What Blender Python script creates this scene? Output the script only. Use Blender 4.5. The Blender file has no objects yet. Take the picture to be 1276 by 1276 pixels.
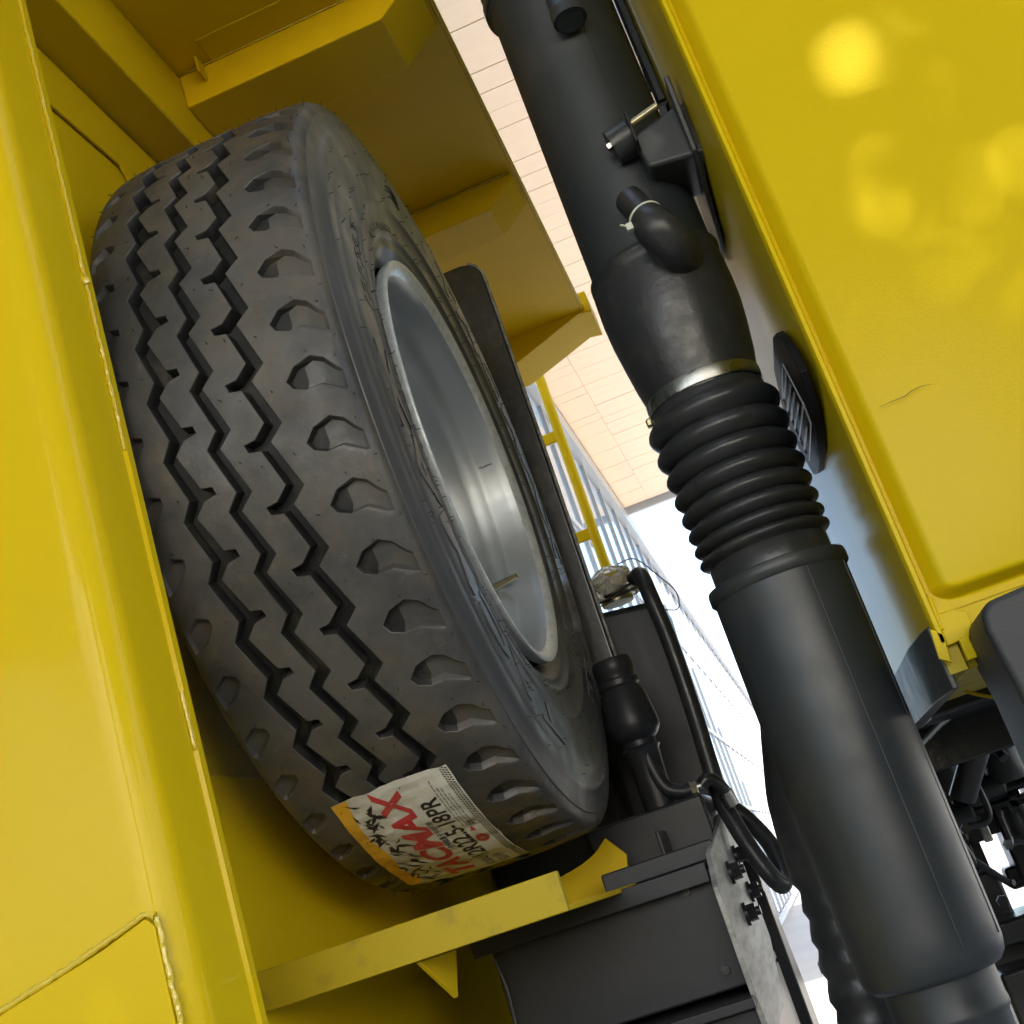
import bpy, bmesh, math, random
from mathutils import noise as mnoise
import numpy as np
from mathutils import Vector, Matrix
from mathutils.geometry import delaunay_2d_cdt
random.seed(7); rng = np.random.default_rng(7)
R_ = math.radians
S = bpy.context.scene
COL = S.collection

# ------------------------------------------------------------------ camera
CAM_LOC = Vector((0, 0, 1.5)); YAW, PITCH, ROLL, FPX = 8.976, 17.583, 18.541, 1553.8
cd = bpy.data.cameras.new('camera'); cam = bpy.data.objects.new('camera', cd); COL.objects.link(cam)
cd.sensor_width = 36; cd.sensor_fit = 'HORIZONTAL'; cd.lens = FPX / 1276 * 36; cd.clip_start = .02; cd.clip_end = 2000
y_, p_, r_ = R_(YAW), R_(PITCH), R_(ROLL)
Fw = Vector((-math.sin(y_) * math.cos(p_), math.cos(y_) * math.cos(p_), math.sin(p_)))
R0 = Vector((math.cos(y_), math.sin(y_), 0)); U0 = R0.cross(Fw)
Rt = math.cos(r_) * R0 - math.sin(r_) * U0; Up = math.sin(r_) * R0 + math.cos(r_) * U0
m = Matrix((Rt, Up, -Fw)).transposed().to_4x4(); m.translation = CAM_LOC
cam.matrix_world = m
S.camera = cam

# ------------------------------------------------------------------ light
SUN_EL, SUN_AZ = R_(38), R_(161)          # azimuth from +Y, clockwise: behind the camera, to the right
sun_dir = Vector((math.sin(SUN_AZ) * math.cos(SUN_EL), math.cos(SUN_AZ) * math.cos(SUN_EL), math.sin(SUN_EL)))
W = bpy.data.worlds.new('World'); S.world = W; W.use_nodes = True
nt = W.node_tree; bg = nt.nodes['Background']
sky = nt.nodes.new('ShaderNodeTexSky'); sky.sky_type = 'NISHITA'; sky.sun_disc = False
sky.sun_elevation = SUN_EL; sky.sun_rotation = SUN_AZ; sky.air_density = 1.0; sky.dust_density = 2.5
nt.links.new(sky.outputs[0], bg.inputs[0]); bg.inputs[1].default_value = .15
sl = bpy.data.lights.new('sun', 'SUN'); sl.energy = 4.5; sl.angle = R_(.53); sl.color = (1, .95, .86)
so = bpy.data.objects.new('sun', sl); COL.objects.link(so); so.rotation_euler = sun_dir.to_track_quat('Z', 'Y').to_euler()
S.view_settings.view_transform = 'Standard'; S.view_settings.look = 'None'; S.view_settings.gamma = 1
S.view_settings.exposure = 2.05
S.cycles.max_bounces = 8; S.cycles.diffuse_bounces = 4; S.cycles.glossy_bounces = 5

# ------------------------------------------------------------------ materials
def mat(name, col, rough=.5, metal=0, coat=0, coat_rough=.05, bump=0, bscale=40, var=0, vscale=6, col2=None, vlo=.4, vhi=.65,
        rvar=0, spec=.5, trans=0, bump2=0, b2scale=400, detail=4, emis=None, estr=0, ior=1.5, stretch=None, coat_bump=False):
    m = bpy.data.materials.new(name); m.use_nodes = True; t = m.node_tree; N = t.nodes; L = t.links
    b = N['Principled BSDF']; b.inputs['Base Color'].default_value = (*col, 1); b.inputs['Roughness'].default_value = rough
    b.inputs['Metallic'].default_value = metal; b.inputs['Coat Weight'].default_value = coat; b.inputs['Coat Roughness'].default_value = coat_rough
    b.inputs['Specular IOR Level'].default_value = spec; b.inputs['Transmission Weight'].default_value = trans; b.inputs['IOR'].default_value = ior
    if emis: b.inputs['Emission Color'].default_value = (*emis, 1); b.inputs['Emission Strength'].default_value = estr
    tc = N.new('ShaderNodeTexCoord'); src = tc.outputs['Object']
    if stretch:
        mp = N.new('ShaderNodeMapping'); mp.inputs['Scale'].default_value = stretch; L.new(src, mp.inputs[0]); src = mp.outputs[0]
    def noise(sc, det=detail, rgh=.6):
        n = N.new('ShaderNodeTexNoise'); n.inputs['Scale'].default_value = sc; n.inputs['Detail'].default_value = det
        n.inputs['Roughness'].default_value = rgh; L.new(src, n.inputs['Vector']); return n
    if var and col2:
        n = noise(vscale, 6, .65); mr = N.new('ShaderNodeMapRange'); mr.inputs[1].default_value = vlo; mr.inputs[2].default_value = vhi
        mr.inputs[4].default_value = var; L.new(n.outputs[0], mr.inputs[0])
        mx = N.new('ShaderNodeMix'); mx.data_type = 'RGBA'; mx.inputs[6].default_value = (*col, 1); mx.inputs[7].default_value = (*col2, 1)
        L.new(mr.outputs[0], mx.inputs[0]); L.new(mx.outputs[2], b.inputs['Base Color'])
        m['mix'] = 1
    if rvar:
        n = noise(vscale * 2.3); mr = N.new('ShaderNodeMapRange'); mr.inputs[1].default_value = .35; mr.inputs[2].default_value = .7
        mr.inputs[3].default_value = max(0, rough - rvar); mr.inputs[4].default_value = min(1, rough + rvar)
        L.new(n.outputs[0], mr.inputs[0]); L.new(mr.outputs[0], b.inputs['Roughness'])
    last = None
    for st, sc in ((bump, bscale), (bump2, b2scale)):
        if st:
            n = noise(sc, 2); bp = N.new('ShaderNodeBump'); bp.inputs['Strength'].default_value = 1; bp.inputs['Distance'].default_value = st
            L.new(n.outputs[0], bp.inputs['Height'])
            if last: L.new(last.outputs[0], bp.inputs['Normal'])
            last = bp
    if last:
        L.new(last.outputs[0], b.inputs['Normal'])
        if coat: L.new(last.outputs[0], b.inputs['Coat Normal'])
    return m

M = {}
M['yellow'] = mat('yellow_paint', (.62, .44, .005), .45, spec=.2, ior=1.35, coat=.06, coat_rough=.2, bump=.0012, bscale=7, bump2=.00006, b2scale=260, var=.35, vscale=3, col2=(.57, .40, .005))
M['cab_yellow'] = mat('cab_yellow_paint', (.58, .43, .003), .5, spec=.2, ior=1.25, coat=.10, coat_rough=.12, bump=.0016, bscale=5, bump2=.00014, b2scale=330, var=.3, vscale=2, col2=(.54, .40, .003))
M['cab_wall'] = mat('cab_gloss_paint', (.46, .35, .010), .3, spec=.5, ior=1.22, coat=.0, coat_rough=.16, bump=.0016, bscale=5, bump2=.00003, b2scale=200)
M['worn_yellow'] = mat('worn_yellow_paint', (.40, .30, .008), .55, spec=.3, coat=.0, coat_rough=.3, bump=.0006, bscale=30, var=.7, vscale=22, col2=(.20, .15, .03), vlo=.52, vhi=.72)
M['post'] = mat('post_yellow_paint', (.60, .435, .004), .5, spec=.2, ior=1.25, coat=.2, coat_rough=.05, bump=.0014, bscale=6, bump2=.00006, b2scale=260, var=.3, vscale=3, col2=(.57, .40, .005))
M['canopy'] = mat('canopy_bounce_yellow', (.74, .50, .006), .45, spec=.3, ior=1.2, coat=.02, coat_rough=.16, bump=.0014, bscale=6, var=.3, vscale=3, col2=(.57, .40, .005))  # body paint with its base raised to stand in for bounced light
M['ventblack'] = mat('vent_black_plastic', (.010, .010, .011), .5, spec=.25, ior=1.2)
M['weld'] = mat('weld_yellow', (.58, .43, .012), .28, coat=1, coat_rough=.08, bump=.0014, bscale=140)
M['black'] = mat('black_plastic', (.029, .036, .041), .42, spec=.5, bump=.0004, bscale=25, bump2=.00004, b2scale=600, var=.5, vscale=9, col2=(.062, .062, .058), vlo=.5, vhi=.72, rvar=.05)
M['blackpaint'] = mat('black_paint', (.017, .020, .026), .42, spec=.3, coat=.08, coat_rough=.2, bump=.0006, bscale=22, var=.6, vscale=8, col2=(.03, .03, .032))
M['rubberhose'] = mat('rubber_hose', (.026, .029, .032), .38, bump=.0005, bscale=90, var=.8, vscale=24, col2=(.060, .058, .052), vlo=.52, vhi=.74, rvar=.08)
M['fender'] = mat('grained_fender_plastic', (.022, .025, .029), .55, bump=.0003, bscale=500, var=.4, vscale=10, col2=(.03, .034, .038))
M['scuffed'] = mat('scuffed_black_steel', (.022, .024, .022), .3, coat=.6, coat_rough=.15, bump=.0004, bscale=60, var=.6, vscale=30, col2=(.09, .085, .05), vlo=.5, vhi=.7)
M['steel'] = mat('bare_steel', (.45, .46, .44), .32, metal=1, bump=.0004, bscale=70, rvar=.15, vscale=10)
M['rim'] = mat('galvanised_rim', (.42, .46, .49), .42, metal=.7, bump=.00008, bscale=60, var=.5, vscale=9, col2=(.33, .36, .38), rvar=.06)
M['rimlip'] = mat('galvanised_rim_lip', (.60, .65, .68), .42, metal=.25, bump=.0004, bscale=120, var=.8, vscale=70, col2=(.42, .46, .48), rvar=.1)
M['greyplate'] = mat('weathered_grey_plate', (.36, .37, .36), .5, metal=.3, bump=.0008, bscale=30, var=.8, vscale=18, col2=(.12, .12, .11), stretch=(1, .4, 3))
M['boltblack'] = mat('black_bolt', (.012, .012, .013), .35, bump=.0003, bscale=150)
M['zip'] = mat('white_nylon', (.62, .66, .55), .4)
M['cable'] = mat('grey_cable', (.35, .36, .34), .4, metal=.6)
M['brass'] = mat('zinc_fitting', (.42, .38, .24), .35, metal=.9, bump=.0004, bscale=120)
M['wrap'] = mat('crumpled_clear_film', (.85, .84, .78), .12, trans=.55, bump=.010, bscale=38, ior=1.3, coat=.5)
M['cap'] = mat('yellow_plastic_cap', (.40, .32, .05), .4, bump=.001, bscale=60)
M['dark'] = mat('under_cab_steel', (.016, .017, .018), .38, coat=.3, coat_rough=.2, bump=.0015, bscale=40, var=.5, vscale=14, col2=(.05, .048, .042))
M['wood'] = mat('soffit_board', (.80, .62, .45), .55, var=.6, vscale=1.1, col2=(.70, .53, .37), bump=.001, bscale=5)
M['mullion'] = mat('white_aluminium', (.33, .35, .38), .4, metal=.2)
M['glass'] = mat('facade_glass', (.08, .26, .52), .10, spec=.8, coat=.5, coat_rough=.02, var=.6, vscale=.4, col2=(.18, .36, .56))  # blue base stands in for the sky reflected in the panes
M['panel'] = mat('pale_cladding', (.66, .67, .68), .5, var=.3, vscale=.7, col2=(.56, .58, .6))
M['ground'] = mat('concrete_paving', (.50, .46, .40), .85, bump=.002, bscale=8, var=.5, vscale=.7, col2=(.40, .37, .33))
M['leaf'] = mat('leaf_green', (.06, .11, .025), .5, var=.6, vscale=1.2, col2=(.10, .15, .03))
M['hedge'] = mat('blocker_green', (.03, .05, .015), .8, var=.8, vscale=5, col2=(.05, .08, .02), bump=.03, bscale=12)
M['bark'] = mat('bark', (.14, .10, .07), .9, bump=.02, bscale=9)
M['white'] = mat('label_white', (.62, .62, .56), .5, var=.9, vscale=14, col2=(.36, .33, .25), vlo=.5, vhi=.75, bump=.0006, bscale=50)
M['labelyellow'] = mat('label_yellow', (.72, .40, .03), .5, var=.5, vscale=20, col2=(.5, .28, .04))
M['red'] = mat('print_red', (.52, .035, .045), .5, var=.5, vscale=30, col2=(.42, .12, .10))
M['ink'] = mat('print_black', (.02, .02, .02), .5)
M['greyink'] = mat('print_grey', (.16, .16, .15), .6)
M['palesticker'] = mat('vent_line_grey', (.30, .31, .31), .4)
M['glassdark'] = mat('cab_window_glass', (.05, .06, .06), .03, coat=1, coat_rough=.02, spec=1)

def rubber():
    m = mat('tyre_rubber', (.030, .031, .032), .52, bump=.0009, bscale=45, bump2=.00018, b2scale=420, rvar=.16, vscale=9)
    t = m.node_tree; N = t.nodes; L = t.links; b = N['Principled BSDF']
    tc = N.new('ShaderNodeTexCoord')
    def nz(sc, det=6, r=.65):
        n = N.new('ShaderNodeTexNoise'); n.inputs['Scale'].default_value = sc; n.inputs['Detail'].default_value = det; n.inputs['Roughness'].default_value = r
        L.new(tc.outputs['Object'], n.inputs['Vector']); return n
    def ramp(n, lo, hi, a=0, bb=1):
        r = N.new('ShaderNodeMapRange'); r.inputs[1].default_value = lo; r.inputs[2].default_value = hi; r.inputs[3].default_value = a; r.inputs[4].default_value = bb
        L.new(n.outputs[0], r.inputs[0]); return r
    def mix(f, c1, c2):
        x = N.new('ShaderNodeMix'); x.data_type = 'RGBA'
        L.new(f.outputs[0], x.inputs[0])
        for s, c in ((6, c1), (7, c2)):
            if isinstance(c, tuple): x.inputs[s].default_value = (*c, 1)
            else: L.new(c.outputs[2], x.inputs[s])
        return x
    a = mix(ramp(nz(7), .40, .60, 0, 1.0), (.034, .035, .037), (.070, .068, .064))      # bluish black to dusty grey
    c = mix(ramp(nz(13), .47, .66, 0, .7), a, (.088, .072, .052))                        # brown dust
    d = mix(ramp(nz(60, 8, .8), .57, .72, 0, .6), c, (.125, .115, .085))                # speckled dried mud
    L.new(d.outputs[2], b.inputs['Base Color'])
    return m
M['rubber'] = rubber()
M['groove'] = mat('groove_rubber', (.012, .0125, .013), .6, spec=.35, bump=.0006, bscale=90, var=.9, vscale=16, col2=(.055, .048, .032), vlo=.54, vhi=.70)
M['sidewall'] = mat('sidewall_rubber', (.052, .055, .062), .42, bump=.0002, bscale=30, var=.6, vscale=7, col2=(.072, .074, .080), rvar=.1, vlo=.42, vhi=.7)
M['letter'] = mat('moulded_letter_rubber', (.055, .056, .058), .42)

# ------------------------------------------------------------------ helpers
def tag(o, label=None, cat=None, group=None, kind=None):
    if label: o['label'] = label
    if cat: o['category'] = cat
    if group: o['group'] = group
    if kind: o['kind'] = kind
    return o
def empty(name, loc, label, cat, group=None):
    o = bpy.data.objects.new(name, None); COL.objects.link(o); o.location = loc; o.empty_display_size = .05
    return tag(o, label, cat, group)
def link(name, me, m, parent=None, smooth=None, bevel=0, seg=2):
    o = bpy.data.objects.new(name, me); COL.objects.link(o)
    if m: me.materials.append(m)
    if parent:
        o.parent = parent; bpy.context.view_layer.update() if False else None
        base = Vector((0, 0, 0)); p = parent
        while p: base += p.location; p = p.parent
        o.location = -base
    if smooth is not None:
        me.polygons.foreach_set('use_smooth', [True] * len(me.polygons)); me.set_sharp_from_angle(angle=R_(smooth))
    if bevel:
        b = o.modifiers.new('bevel', 'BEVEL'); b.width = bevel; b.segments = seg; b.limit_method = 'ANGLE'; b.angle_limit = R_(35)
        if smooth is None:
            me.polygons.foreach_set('use_smooth', [True] * len(me.polygons)); me.set_sharp_from_angle(angle=R_(180))
            b.harden_normals = True
    return o
class MB:
    def __init__(s): s.v = []; s.f = []
    def add(s, vs, fs):
        n = len(s.v); s.v += [tuple(v) for v in vs]; s.f += [tuple(i + n for i in f) for f in fs]; return s
    def box(s, a, b):
        x0, y0, z0 = a; x1, y1, z1 = b
        return s.add([(x0, y0, z0), (x1, y0, z0), (x1, y1, z0), (x0, y1, z0), (x0, y0, z1), (x1, y0, z1), (x1, y1, z1), (x0, y1, z1)],
                     [(0, 3, 2, 1), (4, 5, 6, 7), (0, 1, 5, 4), (1, 2, 6, 5), (2, 3, 7, 6), (3, 0, 4, 7)])
    def prism(s, poly, ax, a, b):
        # poly: 2D points in the plane normal to axis ax
        def P(p, t):
            q = list(p); q.insert('xyz'.index(ax), t); return q
        n = len(poly)
        return s.add([P(p, a) for p in poly] + [P(p, b) for p in poly],
                     [tuple(range(n))[::-1], tuple(range(n, 2 * n))] + [(i, (i + 1) % n, n + (i + 1) % n, n + i) for i in range(n)])
    def tube(s, path, r, seg=16, cap=True):
        P = [Vector(p) for p in path]; rs = r if isinstance(r, (list, tuple)) else [r] * len(P)
        T = [(P[min(i + 1, len(P) - 1)] - P[max(i - 1, 0)]).normalized() for i in range(len(P))]
        n = T[0].orthogonal().normalized(); vs = []
        for i, p in enumerate(P):
            n = (n - T[i] * n.dot(T[i])).normalized(); b = T[i].cross(n)
            vs += [p + rs[i] * (math.cos(a) * n + math.sin(a) * b) for a in (2 * math.pi * k / seg for k in range(seg))]
        fs = [(i * seg + k, i * seg + (k + 1) % seg, (i + 1) * seg + (k + 1) % seg, (i + 1) * seg + k) for i in range(len(P) - 1) for k in range(seg)]
        if cap: fs += [tuple(range(seg))[::-1], tuple(range((len(P) - 1) * seg, len(P) * seg))]
        return s.add(vs, fs)
    def build(s, name, m, parent=None, **k):
        me = bpy.data.meshes.new(name); me.from_pydata(s.v, [], s.f); me.update()
        bm = bmesh.new(); bm.from_mesh(me); bmesh.ops.recalc_face_normals(bm, faces=bm.faces); bm.to_mesh(me); bm.free()
        return link(name, me, m, parent, **k)
def spline(pts, n=8):
    P = [Vector(p) for p in pts]; P = [2 * P[0] - P[1]] + P + [2 * P[-1] - P[-2]]; out = []
    for i in range(1, len(P) - 2):
        for k in range(n):
            t = k / n; a, b, c, d = P[i - 1:i + 3]
            out.append(.5 * ((2 * b) + (c - a) * t + (2 * a - 5 * b + 4 * c - d) * t * t + (3 * b - 3 * c + d - a) * t ** 3))
    out.append(P[-2]); return out
def lathe(prof, center, axis, seg=96, wob=0, close=False):
    """prof: (r, t) along axis; axis 'x' or 'z'"""
    mb = MB(); vs = []
    for j, (r, t) in enumerate(prof):
        for k in range(seg):
            a = 2 * math.pi * k / seg
            rr = r * (1 + wob * (math.sin(a * 3 + j * .7) + .6 * math.sin(a * 7 - j * 1.3)))
            c, s_ = rr * math.cos(a), rr * math.sin(a)
            vs.append((center[0] + t, center[1] + c, center[2] + s_) if axis == 'x' else (center[0] + c, center[1] + s_, center[2] + t))
    n = len(prof)
    fs = [(j * seg + k, j * seg + (k + 1) % seg, ((j + 1) % n) * seg + (k + 1) % seg, ((j + 1) % n) * seg + k) for j in range(n if close else n - 1) for k in range(seg)]
    return mb.add(vs, fs)
def weld_bead(name, path, r, parent, n=None, m='weld'):
    P = [Vector(p) for p in path]; L = sum((P[i + 1] - P[i]).length for i in range(len(P) - 1))
    r *= .8; n = n or max(6, int(L / .0045)); pts = []; rs = []
    for i in range(n + 1):
        d = L * i / n; k = 0
        while k < len(P) - 2 and d > (P[k + 1] - P[k]).length: d -= (P[k + 1] - P[k]).length; k += 1
        p = P[k].lerp(P[k + 1], min(1, d / max(1e-6, (P[k + 1] - P[k]).length)))
        pts.append(p + Vector((random.uniform(-1, 1), random.uniform(-1, 1), random.uniform(-1, 1))) * r * .22); rs.append(r * random.uniform(.7, 1.15))
    return MB().tube(pts, rs, 10).build(name, M[m], parent, smooth=80)
def text_mesh(txt, size, fn, name, m, parent, extrude=0, bold=0, align='LEFT', sx=1, shear=0, cuts=0):
    cu = bpy.data.curves.new(name, 'FONT'); cu.body = txt; cu.size = size; cu.extrude = extrude; cu.offset = bold
    cu.align_x = align; cu.resolution_u = 3; cu.shear = shear
    o = bpy.data.objects.new(name, cu); COL.objects.link(o)
    dg = bpy.context.evaluated_depsgraph_get(); me = bpy.data.meshes.new_from_object(o.evaluated_get(dg))
    bpy.data.objects.remove(o); bpy.data.curves.remove(cu)
    me.name = name; me.materials.clear()
    if cuts:
        bm = bmesh.new(); bm.from_mesh(me); bmesh.ops.triangulate(bm, faces=bm.faces)
        bmesh.ops.subdivide_edges(bm, edges=[e for e in bm.edges if e.calc_length() > cuts], cuts=2, use_grid_fill=True); bm.to_mesh(me); bm.free()
    for v in me.vertices: v.co = fn(v.co.x * sx, v.co.y, v.co.z)
    return link(name, me, m, parent)

# ================================================================== SETTING
g = MB(); N_ = 24
g.add([(-400, -400, 0), (400, -400, 0), (400, 600, 0), (-400, 600, 0)], [(0, 1, 2, 3)])
tag(g.build('ground', M['ground']), kind='structure')
M['asphalt'] = mat('bounce_asphalt', (.22, .21, .19), .85, bump=.003, bscale=60, var=.6, vscale=1.5, col2=(.28, .26, .23))
tag(MB().box((-40, -4.0, .004), (40, 4.6, .010)).build('bounce_control_yard', M['asphalt']), kind='structure')  # unseen ground sheet added to set the bounce light under the truck

# ------------------------------------------------------------------ building behind: soffit and glazed facade
bld = empty('office_building', (-1.4, 6, 0), 'bright glass fronted building with a pale timber boarded canopy behind the truck', 'building')
pw = .27
strips = [(-1.39, -.951), (-.949, 2.4)]
cache = {}
for i in range(56):
    y0 = 5.7 + i * pw
    for k, (xa, xb) in enumerate(strips):
        if k not in cache:
            mb = MB(); mb.prism([(.002, 0), (pw - .002, 0), (pw - .002, .03), (.002, .03)], 'x', xa, xb)
            o = mb.build('soffit_board', M['wood'], bld, bevel=.003, seg=1); cache[k] = o
        else:
            o = cache[k].copy(); COL.objects.link(o)
        o.location = Vector((1.4, -6, 0)) + Vector((0, y0, 7.5 + random.uniform(-.004, .004)))
MB().box((-1.5, 5.6, 7.532), (2.6, 20.9, 7.539)).build('canopy_backing', M['wood'], bld)
MB().box((-1.5, 5.6, 7.54), (2.6, 21.0, 8.3)).build('canopy_slab', M['panel'], bld)
MB().box((-1.5, 20.92, 7.40), (2.6, 21.02, 7.54)).build('canopy_fascia', M['mullion'], bld)
# facade: bays with mullions, transoms, panes
MB().box((-1.9, 6, 0), (-1.62, 60, 7.5)).build('rear_wall', M['panel'], bld)
MB().box((-1.6, 6, 7.15), (-1.38, 60, 7.395)).build('eaves_beam', M['mullion'], bld)
mul = pan = pan2 = tr = None
ys = [6 + i * 1.35 for i in range(40)]
for i, y in enumerate(ys):
    if mul is None: mul = MB().box((-1.52, -.035, .25), (-1.470, .035, 7.15)).build('mullion', M['mullion'], bld); o = mul
    else: o = mul.copy(); COL.objects.link(o)
    o.location = Vector((1.4, -6, 0)) + Vector((0, y, 0))
    for z0, z1 in ((.3, 2.2), (2.3, 3.6), (3.72, 5.4), (5.5, 7.1)):
        key = (z0, z1)
        if key not in cache: cache[key] = MB().box((-1.53, .05, z0), (-1.50, 1.30, z1)).build('window_pane', M['glass'], bld); o = cache[key]
        else: o = cache[key].copy(); COL.objects.link(o)
        o.location = Vector((1.4, -6, 0)) + Vector((0, y, 0))
for z in (.2, 2.22, 3.63, 5.42):
    MB().box((-1.55, 6, z), (-1.475, 60, z + .08)).build('transom', M['mullion'], bld)

# ------------------------------------------------------------------ shade tree behind the camera
cc = Vector((0, 1.3, 2.0)) + sun_dir * 7.0
GAPS = [(0.382, 2.323, 0.02), (0.358, 2.297, 0.04), (0.334, 2.292, 0.035), (0.411, 2.25, 0.008), (0.393, 2.209, 0.006), (0.467, 2.183, 0.008), (0.302, 2.161, 0.02), (0.297, 2.119, 0.03), (0.329, 2.082, 0.034), (0.362, 2.102, 0.01), (0.427, 2.111, 0.024), (0.453, 2.091, 0.02), (0.391, 2.092, 0.012), (0.222, 2.078, 0.012), (0.349, 1.985, 0.034), (0.256, 2.006, 0.016), (0.253, 1.98, 0.016), (0.261, 2.154, 0.008), (0.409, 2.321, 0.01)]
def shade_tree(cx, cy, cz, label, crown_me=None, trunk_me=None):
    t = empty('shade_tree', (cx, cy, 0), label, 'tree', 'shade trees behind the viewer')
    if crown_me:
        for me, nm in ((trunk_me, 'trunk'), (crown_me, 'crown')):
            o = bpy.data.objects.new(nm, me); COL.objects.link(o); o.parent = t
        t.rotation_euler.z = cx * 1.7
        return t
    mbt = MB(); mbt.tube(spline([(-.3, -.2, 0), (-.25, -.1, 1.5), (-.1, -.1, 3.0), (0, 0, cz - 1.2)], 6), [.26 - .009 * i for i in range(19)], 12)
    for k in range(9):
        a = k * 2.4; e = Vector((math.cos(a) * 2.8, math.sin(a) * 2.6, cz + random.uniform(-.9, 1.0)))
        mbt.tube(spline([(-.1, -.1, 3.0 + .1 * k), tuple(Vector((0, 0, 4.2)).lerp(e, .5) + Vector((0, 0, .3))), tuple(e)], 5), [.09 - .007 * i for i in range(11)], 7)
    me1 = mbt.build('trunk', M['bark'], None, smooth=60); me1.parent = t
    n = 170000
    d = rng.normal(size=(n, 3)); d /= np.linalg.norm(d, axis=1)[:, None]; rad = rng.random(n) ** (1 / 2.5)
    P = d * rad[:, None] * np.array([4.4, 4.2, 2.2])
    cl = rng.normal(size=(70, 3)) * np.array([2.5, 2.4, 1.0]); pick = rng.random(n) < .35
    P[pick] = cl[rng.integers(0, 70, pick.sum())] + rng.normal(size=(pick.sum(), 3)) * .5
    P[:, 2] += cz
    # leaves cut out along sun rays to place flecks on the cab panel
    keep = np.ones(n, bool); sd = np.array(sun_dir)
    for gx, gz, gr in GAPS:
        q = P + np.array([cx, cy, 0]) - np.array([gx, 1.34, gz]); pr = q @ sd
        dd = np.linalg.norm(q - pr[:, None] * sd, axis=1); keep &= dd > gr * .48 + .009
    P = P[keep]; n = len(P)
    A = rng.normal(size=(n, 3)); A /= np.linalg.norm(A, axis=1)[:, None]; B = np.cross(A, rng.normal(size=(n, 3))); B /= np.linalg.norm(B, axis=1)[:, None]
    sz = rng.uniform(.032, .058, n)[:, None]
    V = np.stack([P - A * sz, P + B * sz * .5, P + A * sz, P - B * sz * .5], 1).reshape(-1, 3)
    me = bpy.data.meshes.new('crown'); me.from_pydata(V.tolist(), [], np.arange(4 * n).reshape(-1, 4).tolist())
    o = link('crown', me, M['leaf']); o.parent = t
    return me, me1.data
cme, tme = shade_tree(cc.x, cc.y, cc.z, 'broad leafy tree that shades the parked truck, straight behind the viewer')
for x, y, lb in ((cc.x - 6.5, cc.y - .6, 'leafy tree next to the left of the one behind the viewer'), (cc.x + 6.8, cc.y - 1.2, 'leafy tree at the right end of the row behind the viewer'), (cc.x - 13, cc.y + .5, 'leafy tree at the far left end of the row behind the viewer')):
    shade_tree(x, y, cc.z, lb, cme, tme)

# unseen hedge added behind the viewer to block low light on the truck
hd = empty('light_blocking_hedge', (0, -4.2, 0), 'unseen clipped hedge added behind the viewer to block low light, parallel to the truck', 'hedge')
MB().box((-16, -4.9, 0), (16, -4.1, 1.7)).build('blocker_core', M['hedge'], hd)
n = 26000
P = np.stack([rng.uniform(-16, 16, n), rng.uniform(-4.12, -3.92, n), rng.uniform(.05, 1.8, n)], 1)
A = rng.normal(size=(n, 3)); A /= np.linalg.norm(A, axis=1)[:, None]; B = np.cross(A, rng.normal(size=(n, 3))); B /= np.linalg.norm(B, axis=1)[:, None]
V = np.stack([P - A * .07, P + B * .035, P + A * .07, P - B * .035], 1).reshape(-1, 3)
me = bpy.data.meshes.new('blocker_leaves'); me.from_pydata(V.tolist(), [], np.arange(4 * n).reshape(-1, 4).tolist())
tag(link('blocker_leaves', me, M['leaf'], hd), kind='stuff')

# ================================================================== DUMP BODY (left)
body = empty('dump_body', (-.64, 1.6, .9), 'yellow welded steel dump body with corner post and ribbed canopy beside the spare tyre', 'dump truck body')
MB().box((-.70, 1.10, .75), (-.64, 3.4, 2.955)).build('front_wall', M['yellow'], body, bevel=.004)
# seam plate low on the wall
MB().box((-.638, 1.12, .8), (-.632, 3.3, 1.762)).build('wall_plate', M['yellow'], body, bevel=.002)
# thin second plate edge high on the wall under the beam
MB().prism([(1.12, 2.70), (1.50, 2.715), (1.52, 2.695), (3.3, 2.70), (3.3, 2.806), (1.12, 2.806)], 'x', -.638, -.633).build('doubler_plate', M['yellow'], body, bevel=.0015)
# corner post: plan outline with rounded corner
pl = [(-1.7, .985)]
for k in range(9):
    a = -math.pi / 2 + k / 8 * math.pi / 2; pl.append((-.566 + .034 * math.cos(a), 1.019 + .034 * math.sin(a)))
pl += [(-.532, 1.085), (-.528, 1.087), (-.528, 1.098), (-.640, 1.098), (-1.7, 1.098)]
MB().prism(pl, 'z', .6, 3.4).build('corner_post', M['post'], body, smooth=25)
weld_bead('weld_bead', [(-.530, 1.0865, 2.06), (-.530, 1.0865, 2.6), (-.530, 1.0865, 3.0)], .0035, body)
weld_bead('weld_bead', [(-.530, 1.0855, 1.742), (-.530, 1.0855, 1.80)], .003, body)
weld_bead('weld_bead', [(-.531, 1.087, 2.262), (-.531, 1.087, 2.27)], .0065, body, n=3)
# lower patch plate with a weld bead on its sloping edge
MB().prism([(-1.2, 1.40), (-.905, 1.487), (-.706, 1.564), (-.600, 1.587), (-.556, 1.600), (-.549, 1.592), (-.549, 1.2), (-1.2, 1.2)], 'y', .979, .9855).build('patch_plate', M['yellow'], body, bevel=.0015)
weld_bead('weld_bead', [(-.95, .982, 1.472), (-.84, .982, 1.516), (-.706, .982, 1.567), (-.62, .982, 1.586), (-.556, .982, 1.6035), (-.548, .983, 1.599)], .0042, body)
weld_bead('weld_bead', [(-.547, .983, 1.598), (-.546, .983, 1.50), (-.5445, .984, 1.38)], .0036, body)
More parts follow.
